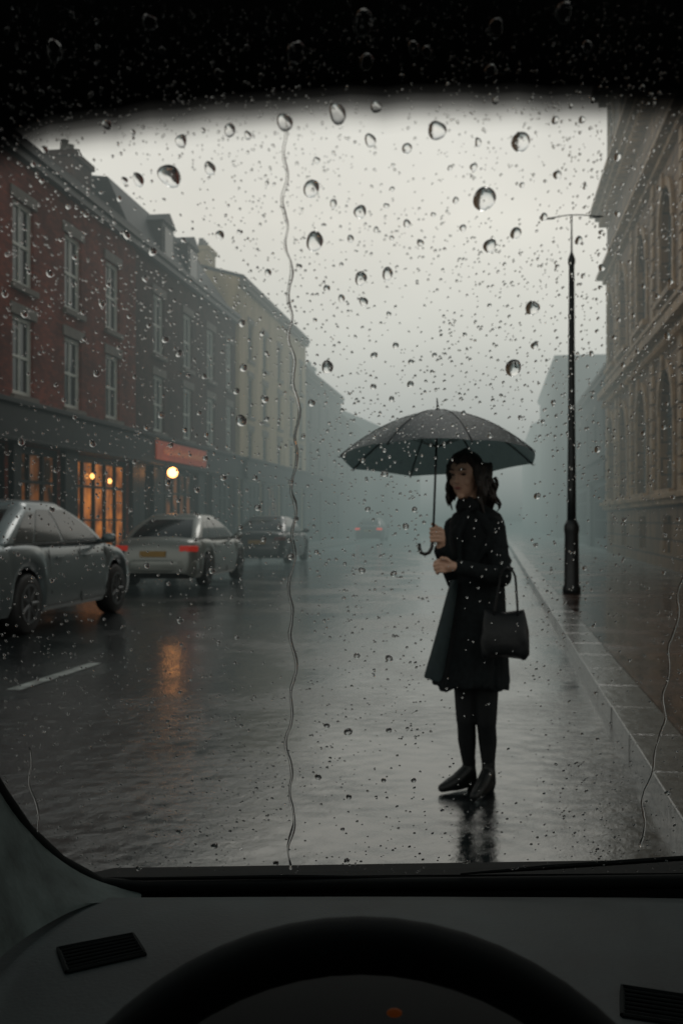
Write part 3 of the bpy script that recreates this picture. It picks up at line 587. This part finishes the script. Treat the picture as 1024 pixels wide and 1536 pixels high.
def boot(a,toe,heel):
    bm=bmesh.new(); top=a+Vector((0,0,.045)); chain(bm,[top,a],[.034,.033]); chain(bm,[a,heel],[.035,.031]); mid=a.lerp(toe,.45); mid.z=.054; m2=a.lerp(toe,.75); m2.z=.036
    chain(bm,[a,mid,m2,toe],[.035,.034,.031,.022]); chain(bm,[heel,mid-Vector((0,0,.022)),m2],[.031,.030,.030])
    for v_ in bm.verts:
        if v_.co.z<.004: v_.co.z=.004
    o=remeshed('boot',bm,m_boot,per,.0045,2)
    bm=bmesh.new(); hh=Vector((heel.x,heel.y,0)); caps(bm,hh+Vector((0,0,.014)),hh+Vector((0,0,.02)),.024,.026)
    for v_ in bm.verts: v_.co.z=max(0,min(.03,v_.co.z))
    build('heel',bm,m_boot,o)
boot(a1,t1_,h1); boot(a2,t2_,h2)
# ------------------------------------------------------------------ handbag
m_bag=M('black_bag_leather',(.007,.008,.009),.5,spec=.3,nz=(12,.4),bump=(22,.5,.006),haze=False)
bc=P(757,946,-.255); bag=thing('handbag','black leather handbag hanging from the person\'s bent arm','handbag',Vector((POX,PY,0))+bc,R(-14))
bm=bmesh.new(); rg=[]
for z,hx,hy in ((-.124,.086,.036),(-.120,.100,.048),(-.10,.110,.056),(-.05,.113,.060),(.0,.108,.052),(.05,.100,.034),(.085,.094,.018),(.098,.088,.010)):
    rg.append([Vector((hx*math.copysign(abs(math.cos(q))**.45,math.cos(q))+.004*math.sin(z*60+q*2),hy*math.copysign(abs(math.sin(q))**.5,math.sin(q))*(1+.12*math.sin(q*5+z*40)),z+(-.012*math.cos(q*2) if z<-.09 else (.010*math.cos(q*2)-.006 if z>.07 else 0)))) for q in [2*PI*k/40 for k in range(40)]])
loft(bm,rg); build('bag_body',bm,m_bag,bag,True)
for yo in (-.014,.014):
    bm=bmesh.new(); pts=[Vector((-.05,yo,.06)),Vector((-.048,yo,.10))]
    for k in range(9):
        q=PI*k/8; pts.append(Vector((.012-.038*math.cos(q),yo,.225+.07*math.sin(q))))
    pts+= [Vector((.058,yo,.10)),Vector((.06,yo,.06))]; tube(bm,pts,.0045,8); build('strap',bm,m_bag,bag,True)
# ------------------------------------------------------------------ umbrella
m_canopy=M('wet_umbrella_cloth',(.020,.028,.031),.5,nz=(45,.5),bump=(150,.6,.003),haze=False,spec=.4)
n=m_canopy.node_tree.nodes; l=m_canopy.node_tree.links; tr=n.new('ShaderNodeBsdfTranslucent'); tr.inputs['Color'].default_value=(.050,.072,.072,1); ad=n.new('ShaderNodeAddShader'); l.new(n['Principled BSDF'].outputs[0],ad.inputs[0]); l.new(tr.outputs[0],ad.inputs[1]); l.new(ad.outputs[0],n['Material Output'].inputs['Surface'])
m_metal=M('dark_umbrella_metal',(.03,.03,.03),.3,metal=.7,haze=False); m_wood=M('dark_wood_handle',(.015,.010,.008),.35,haze=False); m_seamc=M('umbrella_seam',(.008,.010,.011),.6,haze=False)
UY=PY+UD
def U(px,py,dy=0): return PD(px,py,UY+dy)
U0=U(657,690); umb=thing('umbrella','dark open umbrella with a hooked handle held above the person\'s head','umbrella',U0)
apex=U(656,616)-U0; RC=.478; HC=apex.z; Q0=PI/8*.55
def canopy_pt(q,r,droop):
    z=HC*(1-(.22*r+.78*r**2.0)); scal=abs(math.sin((q-Q0)*4))**.8
    rr=RC*r*(1-.055*scal*r**2); z+= (.010*scal*r**3 - .020*scal*math.sin(PI*r)*r)
    return Vector((rr*math.cos(q),rr*math.sin(q),z-.06*r*math.sin(q)+droop))
bm=bmesh.new(); N=128; K=16; top_=bm.verts.new(canopy_pt(0,0,0)); prev=None
for j in range(1,K+1):
    ring=[bm.verts.new(canopy_pt(Q0+2*PI*k/N,j/K,0)) for k in range(N)]
    for k in range(N):
        if prev is None: bm.faces.new((top_,ring[k],ring[(k+1)%N]))
        else: bm.faces.new((prev[k],prev[(k+1)%N],ring[(k+1)%N],ring[k]))
    prev=ring
cano=build('canopy',bm,m_canopy,umb,True)
m_bead=M('rain_bead',(.50,.55,.55),.1,haze=False,spec=1)
vs_=[];fs_=[]
for i in range(2400):
    q=random.uniform(0,2*PI); r=math.sqrt(random.random()); p=canopy_pt(q,r,.001); s=random.choice((.0010,.0014,.0022,.0034)); b=len(vs_)
    vs_+=[p+Vector((s,0,0)),p+Vector((0,s,0)),p+Vector((-s,0,0)),p+Vector((0,-s,0)),p+Vector((0,0,s))]; fs_+=[(b,b+1,b+4),(b+1,b+2,b+4),(b+2,b+3,b+4),(b+3,b,b+4)]
me=bpy.data.meshes.new('rain_beads'); me.from_pydata(vs_,[],fs_); o=link('rain_beads',me,m_bead,umb,True); o['kind']='stuff'
sh0=U(655,597)-U0; sh1=U(649,813)-U0
bm=bmesh.new(); tube(bm,[apex.lerp(sh1,0),sh1],.0055,10); build('shaft',bm,m_metal,umb,True)
bm=bmesh.new(); tube(bm,[apex+Vector((0,0,-.012)),apex+Vector((0,0,.008)),apex+Vector((0,0,.012)),sh0],[.014,.012,.005,.003],10); build('ferrule',bm,m_metal,umb,True)
bm=bmesh.new(); hp=[(649,790),(648.5,812),(647,822),(643,829),(637,831.5),(631,829),(628.5,822),(628.5,815)]; tube(bm,[U(*p)-U0 for p in hp],[.008,.0085,.009,.009,.009,.009,.009,.0075],10); build('handle',bm,m_wood,umb,True)
hub=apex.lerp(sh1,.28)
for k in range(8):
    q=Q0+2*PI*k/8; bm=bmesh.new(); tube(bm,[canopy_pt(q,r/10,-.007) for r in range(0,11)]+[canopy_pt(q,1.0,-.002)*1.02],.0026,6)
    rb=build('rib',bm,m_metal,umb,True); bm=bmesh.new(); tube(bm,[hub,canopy_pt(q,.5,-.01)],.002,6); build('stretcher',bm,m_metal,rb)
    bm=bmesh.new(); tube(bm,[canopy_pt(q,r/12,.0012) for r in range(1,13)],.0024,5); build('seam',bm,m_seamc,cano,True)
# ------------------------------------------------------------------ car we sit in
m_dash=M('dashboard_plastic',(.010,.0165,.0175),.6,spec=.18,nz=(5,.55),bump=(240,.3,.001),haze=False); m_trim=M('pillar_trim',(.046,.060,.058),.8,spec=.2,nz=(14,.5),bump=(150,.4,.001),haze=False)
m_black=M('black_rubber',(.004,.005,.005),.85,spec=.1,haze=False); m_vent=M('dark_vent_plastic',(.004,.006,.006),.85,spec=.1,haze=False); m_void=M('dark_cabin_lining',(.02,.022,.022),.9,haze=False); m_leather=M('black_wheel_leather',(.0045,.0065,.007),.8,spec=.1,haze=False)
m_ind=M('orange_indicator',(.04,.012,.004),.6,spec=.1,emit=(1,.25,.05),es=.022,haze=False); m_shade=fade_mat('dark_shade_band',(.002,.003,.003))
mycar=thing('car_interior','dark car cabin looked out of, with dashboard, steering wheel and windscreen surround','car interior',(0,0,0))
def G(px,py,off=0.0):
    k=(py-780)/F; d=.802/(1-.897*k); return PD(px,py,d+off)
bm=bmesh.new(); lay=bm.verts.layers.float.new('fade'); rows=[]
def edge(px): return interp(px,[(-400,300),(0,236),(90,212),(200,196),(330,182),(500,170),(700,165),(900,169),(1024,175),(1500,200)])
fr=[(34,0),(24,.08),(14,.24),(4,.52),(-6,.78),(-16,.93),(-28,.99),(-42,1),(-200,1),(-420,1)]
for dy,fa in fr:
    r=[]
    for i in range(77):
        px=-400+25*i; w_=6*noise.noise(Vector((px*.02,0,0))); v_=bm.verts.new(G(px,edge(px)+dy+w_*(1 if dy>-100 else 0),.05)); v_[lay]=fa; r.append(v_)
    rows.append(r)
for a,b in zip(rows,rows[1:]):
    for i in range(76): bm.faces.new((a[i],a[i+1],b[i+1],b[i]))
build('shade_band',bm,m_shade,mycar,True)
def dash_z(x,d):
    t=max(0,(1.135-d)/.55)
    z=.944+.012*math.sin(min(1,t*2.2)*PI)*.6-.03*max(0,t-.45)**1.0-.28*max(0,t-.62)**1.5
    return z+.010*math.exp(-((x-.02)/.22)**2)*min(1,t*3)-.02*max(0,abs(x-.03)-.28)
bm=bmesh.new(); g=[]
for j in range(25):
    d=1.135-.55*j/24; g.append([bm.verts.new((-.95+1.9*i/60,d,dash_z(-.95+1.9*i/60,d)-(.03 if j==0 else 0))) for i in range(61)])
for a,b in zip(g,g[1:]):
    for i in range(60): bm.faces.new((a[i],a[i+1],b[i+1],b[i]))
dash=build('dashboard',bm,m_dash,mycar,True)
for (px,py,rot,hx) in ((152,1430,.42,.034),(990,1500,-.25,.03)):
    d=(EZ-.952)*F/(py-780); cx,cy=(px-512)/F*d,d
    def vp(a,b,h): x=cx+a*math.cos(rot)-b*math.sin(rot); y=cy+a*math.sin(rot)+b*math.cos(rot); return Vector((x,y,dash_z(x,y)+h))
    bm=bmesh.new(); hy=.024; pts=[]
    for (a0,b0),(a1_,b1_) in zip(((-hx,-hy),(hx,-hy),(hx,hy),(-hx,hy)),((hx,-hy),(hx,hy),(-hx,hy),(-hx,-hy))): pts+=[vp(a0+(a1_-a0)*i/5,b0+(b1_-b0)*i/5,.001) for i in range(5)]
    tube(bm,pts+[pts[0]],.0022,6); vt=build('air_vent',bm,m_vent,dash)
    for s in range(6):
        b_=-.018+.0072*s; bm=bmesh.new(); tube(bm,[vp(-hx+2*hx*i/6,b_,.0012) for i in range(7)],.0016,6); build('slat',bm,m_vent,vt)
bm=bmesh.new(); rg=[]
for d,rr in ((.86,.0),(.855,.15),(.80,.175),(.70,.18),(.66,.17)):
    rg.append([Vector((.012+ (rr*1.08)*math.cos(q),d,.865+rr*.78*math.sin(q))) for q in [PI*k/24 for k in range(25)]])
loft(bm,rg,cap=False,closed=False); build('instrument_hood',bm,m_black,mycar,True)
bm=bmesh.new(); box(bm,-.16,.18,.70,.71,.78,.99); build('instrument_panel',bm,m_black,mycar)
bm=bmesh.new(); c=PD(591,1517,.66); ell(bm,(c.x,.658,c.z),(.005,.002,.003),sub=2); build('indicator_light',bm,m_ind,mycar,True)
SW=bpy.data.objects.new('steering_wheel',None); COL.objects.link(SW); SW.parent=mycar; SW.rotation_euler=(R(-18),0,0)
SW.location=(PD(540,1405,.60).x,.60-.06,PD(540,1405,.6).z-.185)
bm=bmesh.new(); tube(bm,[Vector((.19*math.cos(q),0,.19*math.sin(q))) for q in [2*PI*k/64 for k in range(65)]],.0155,14); build('wheel_rim',bm,m_leather,SW,True)
bm=bmesh.new(); lathe_y(bm,[(.0,.04),(.07,.035),(.075,.0),(.06,-.02),(0,-.03)],24); build('wheel_hub',bm,m_leather,SW,True)
for q in (0,PI,-PI/2):
    bm=bmesh.new(); tube(bm,[(.06*math.cos(q),.01,.06*math.sin(q)),(.185*math.cos(q),0,.185*math.sin(q))],[.022,.014],8); build('spoke',bm,m_leather,SW,True)
IN=[(-160,900),(-60,1085),(0,1188),(40,1246),(90,1293),(150,1326),(215,1338)]; OU=[(-160,1640),(-60,1505),(0,1432),(55,1395),(105,1366),(160,1348),(215,1346)]
bm=bmesh.new(); g=[]
for (a,b),(c,d) in zip(IN,OU):
    p=G(a,b,-.012); q=PD(c,d,G(a,b).y-.16 if a<0 else G(a,b).y-.10*(215-a)/215-.02); g.append([p.lerp(q,t)+Vector((0,-.03*math.sin(PI*t),0)) for t in [i/8 for i in range(9)]])
vs=[[bm.verts.new(p) for p in r] for r in g]
for a,b in zip(vs,vs[1:]):
    for i in range(8): bm.faces.new((a[i],a[i+1],b[i+1],b[i]))
o=build('pillar_trim',bm,m_trim,mycar,True); sb=o.modifiers.new('s','SUBSURF'); sb.levels=2; sb.render_levels=2
bm=bmesh.new(); path=[G(a,b,-.004) for a,b in IN[:-1]]+[G(x_,1332-.012*(x_-215),-.004) for x_ in range(215,1500,80)]; 
fine=[]
for a,b in zip(path,path[1:]): fine+=[a.lerp(b,t/4) for t in range(4)]
tube(bm,fine+[path[-1]],.0075,10); build('windscreen_seal',bm,m_black,mycar,True)
bm=bmesh.new(); c0=G(512,1318).y+.012; quad(bm,(-.34,c0,.915),(1,c0,.915),(1,c0+.012,.957),(-.30,c0+.012,.947)); quad(bm,(-.30,c0+.012,.947),(1,c0+.012,.957),(1,c0+.25,.90),(-.30,c0+.25,.88)); build('cowl_panel',bm,m_black,mycar)
for pth,rr in (([(690,1311),(820,1301),(1100,1282)],[.001,.003,.003]),([(160,1318),(430,1315),(700,1317)],[.001,.0025,.001])):
    bm=bmesh.new(); tube(bm,[G(a,b,.011) for a,b in pth],rr,6); build('wiper',bm,m_black,mycar)
bm=bmesh.new(); box(bm,-.90,1.02,-1.6,.50,1.625,1.66); build('roof_lining',bm,m_void,mycar)
bm=bmesh.new(); box(bm,-.85,.98,-1.62,-1.58,.25,1.66); build('rear_panel',bm,m_void,mycar)
bm=bmesh.new(); box(bm,-.90,1.02,-1.6,1.3,.2,.24); build('cabin_floor',bm,m_void,mycar)
for x0 in (-.93,1.0):
    bm=bmesh.new(); box(bm,x0,x0+.05,-1.6,1.2,.2,.96); build('door',bm,m_void,mycar)
    bm=bmesh.new(); box(bm,x0,x0+.05,-1.6,.15,.963,1.62); build('side_light_blocker',bm,m_void,mycar)  # unseen panel added to block daylight through the side openings
bm=bmesh.new(); box(bm,-.88,1.0,1.22,1.26,.24,.88); build('bulkhead',bm,m_void,mycar)
bm=bmesh.new(); g=[[(-.9,y_,z_),(1.02,y_,z_)] for y_,z_ in ((1.27,.90),(1.45,.79),(1.6,.62),(1.66,.28))]
for a,b in zip(g,g[1:]): quad(bm,a[0],a[1],b[1],b[0])
build('bonnet',bm,m_navy,mycar,True)
# ------------------------------------------------------------------ rain on the windscreen
m_water=water('rain_water')
T=Vector((0,-.668,.744)).normalized(); NO=Vector((0,.744,.668)).normalized()
def drop_mesh(seed,segs=22,rings=9):
    rnd=random.Random(seed); a1_,a2_,a3_=rnd.uniform(-.10,.10),rnd.uniform(-.07,.07),rnd.uniform(0,6)
    bm=bmesh.new(); prev=None; tp=bm.verts.new((0,0,.62))
    def rad(q): return .5*(1+a1_*math.cos(2*q+a3_)+a2_*math.cos(3*q)-.05*math.sin(q))
    for j in range(1,rings+1):
        t=(j/rings)**.8; h=.62*max(0,1-t**2.6)**.55; ring=[bm.verts.new((rad(q)*t*math.cos(q),rad(q)*t*math.sin(q),h)) for q in [2*PI*k/segs for k in range(segs)]]
        for k in range(segs):
            if prev is None: bm.faces.new((tp,ring[k],ring[(k+1)%segs]))
            else: bm.faces.new((prev[k],ring[k],ring[(k+1)%segs],prev[(k+1)%segs]))
        prev=ring
    bm.faces.new(prev[::-1])
    bmesh.ops.recalc_face_normals(bm,faces=bm.faces)
    me=bpy.data.meshes.new('raindrop'); bm.to_mesh(me); bm.free(); me.materials.append(m_water)
    for p in me.polygons: p.use_smooth=len(p.vertices)<=4
    return me
DM=[drop_mesh(i) for i in range(9)]
BAS=Matrix((Vector((1,0,0)),T,Vector((1,0,0)).cross(T))).transposed().to_4x4()
def drop_matrix(px,py,dia,st=1.3,rot=0):
    p=G(px,py); s=dia/F*p.y
    return Matrix.Translation(p)@BAS@Matrix.Rotation(rot,4,'Z')@Matrix.Diagonal((s,s*st,s*.56,1))
big=[(506,170,28),(427,183,26),(655,195,28),(780,212,30),(272,211,18),(345,195,18),(372,203,12),(161,186,16),(254,263,36),(208,269,18),(315,252,18),(187,270,10),(467,282,25),(540,317,20),(726,297,37),(472,361,29),(330,352,14),(541,417,20),(581,410,18),(545,452,14),(798,461,22),(769,551,25),(734,368,20),(773,349,18),(815,325,12),(835,262,14),(867,360,12),(491,550,20),(362,630,18),(397,598,12),(365,551,12),(801,518,12),(593,518,10),(587,598,9),(560,580,10),(229,377,14),(190,352,12),(75,410,12),(145,560,10),(743,42,26),(444,78,30),(545,33,34),(82,76,28),(845,18,28),(550,92,24),(620,72,20),(640,78,18),(224,33,24),(440,98,16),(735,105,18),(522,1097,14),(477,1165,12),(490,1088,10),(523,1195,10),(620,1170,9),(583,987,12),(535,983,10),(590,860,10),(322,1268,12),(268,1247,10),(208,1302,10),(414,1294,10),(520,1290,10),(575,1170,9),(555,210,18),(564,160,18),(610,222,16),(583,1095,10),(832,180,12),(880,70,18),(925,320,10),(683,300,10),(500,305,12),(610,335,12),(475,240,10),(925,235,12),(710,250,12),(355,955,9),(270,930,12)]
named={(726,297):'largest round raindrop on the glass, ringed dark against pale sky right of centre',(254,263):'large slanted oval raindrop on the glass above the brick rooftops at upper left',(472,361):'dark ringed raindrop just right of the long wavy water trail in the sky',(769,551):'round raindrop on the glass directly above the right half of the umbrella',(780,212):'tall oval raindrop high on the glass near the upper right of the sky',(655,195):'large raindrop just under the dark upper band near the middle'}
def region(px,py):
    if py<edge(px): return 'small raindrop glinting on the dark band across the top of the windscreen','raindrops on the dark upper band'
    if px<450 and py<790: return 'small clear raindrop on the glass in front of the left row of buildings','raindrops over the left buildings'
    if py<790: return 'small dark rimmed raindrop on the glass against the pale sky','raindrops against the sky'
    return 'small clear raindrop on the lower glass in front of the wet road','raindrops over the wet road'
pos=[(a,b,c) for a,b,c in big]
tries=0
while len(pos)<298 and tries<20000:
    tries+=1; px=random.uniform(5,1019); py=random.uniform(5,1300)
    if py>880 and random.random()<.7: continue
    if px<150 and py>1180: continue
    if 640<px<790 and 670<py<1190: continue
    dd=random.choice((6,7,7,8,8,9,11)) if py<880 else random.choice((5,6,6,7))
    if any((px-a)**2+(py-b)**2<(15+c)**2 for a,b,c in pos): continue
    pos.append((px,py,dd))
for i,(px,py,dd) in enumerate(pos):
    o=bpy.data.objects.new('raindrop',DM[i%9]); COL.objects.link(o)
    o.matrix_world=drop_matrix(px,py,dd*.92,random.uniform(1.1,1.35),(.9 if (px,py)==(254,263) else random.uniform(-.25,.25)))
    if (px,py) in named: tag(o,named[(px,py)],'raindrop')
    else: lb,gr=region(px,py); tag(o,lb,'raindrop',gr)
verts=[];faces=[]
small=drop_mesh(99,8,4); sv=[v.co.copy() for v in small.vertices]; sf=[tuple(p.vertices) for p in small.polygons]
cnt=0
while cnt<8200:
    px=random.uniform(0,1024); py=random.uniform(0,1310)
    if px<150 and py>1180+.9*px: continue
    if noise.noise(Vector((px*.006,py*.006,3)))<-.2 and random.random()<.6: continue
    if 640<px<790 and 670<py<1190 and random.random()<.72: continue
    if py>800 and random.random()<.25: continue
    dd=random.choice((1.9,2.0,2.2,2.4,2.7,3,3.3,3.8,4.6)); mtx=drop_matrix(px,py,dd,random.uniform(1.1,1.5),random.uniform(-.5,.5)); b=len(verts)
    verts+= [mtx@c for c in sv]; faces+=[tuple(b+i for i in f) for f in sf]; cnt+=1
me=bpy.data.meshes.new('fine_raindrops'); me.from_pydata(verts,[],faces); me.materials.append(m_water)
for p in me.polygons: p.use_smooth=len(p.vertices)<=4
o=bpy.data.objects.new('fine_raindrops',me); COL.objects.link(o); tag(o,'countless fine specks of rain covering the whole windscreen','rain',kind='stuff')
def trail(pts,wid,label,seed):
    rnd=random.Random(seed); path=[]; py=pts[0][1]; ph=0
    while py<=pts[-1][1]:
        x=interp(py,[(b,a) for a,b in pts]); ph+=rnd.uniform(.25,.75); x+=3.4*math.sin(ph)+2.0*math.sin(ph*.37); path.append((x,py)); py+=6
    bm=bmesh.new(); rg=[]; n_=8
    for i,(x,y) in enumerate(path):
        p=G(x,y); ww=wid*(.75+.7*noise.noise(Vector((y*.03,seed,0))))/F*p.y*(min(1,i/3+.2)); 
        nn=-NO; rg.append([p+Vector((1,0,0))*ww*.5*math.cos(q)+nn*ww*.38*max(0,math.sin(q)) + nn*(-.0002 if math.sin(q)<-.01 else 0) for q in [2*PI*k/n_ for k in range(n_)]])
    loft(bm,rg); o=build('water_trail',bm,m_water,None,True); tag(o,label,'water trail')
trail([(425,175),(428,300),(433,420),(440,560),(446,640),(440,760),(437,900),(440,1010),(433,1100),(437,1200),(434,1305)],5.8,'long wavy trail of running water down the left centre of the windscreen',3)
trail([(1022,850),(1008,960),(998,1030),(988,1110),(970,1180),(960,1272)],5,'thin water trail running down the glass at the right edge',5)
trail([(42,1120),(46,1180),(62,1255)],4,'short water trail at the lower left corner of the windscreen',8)
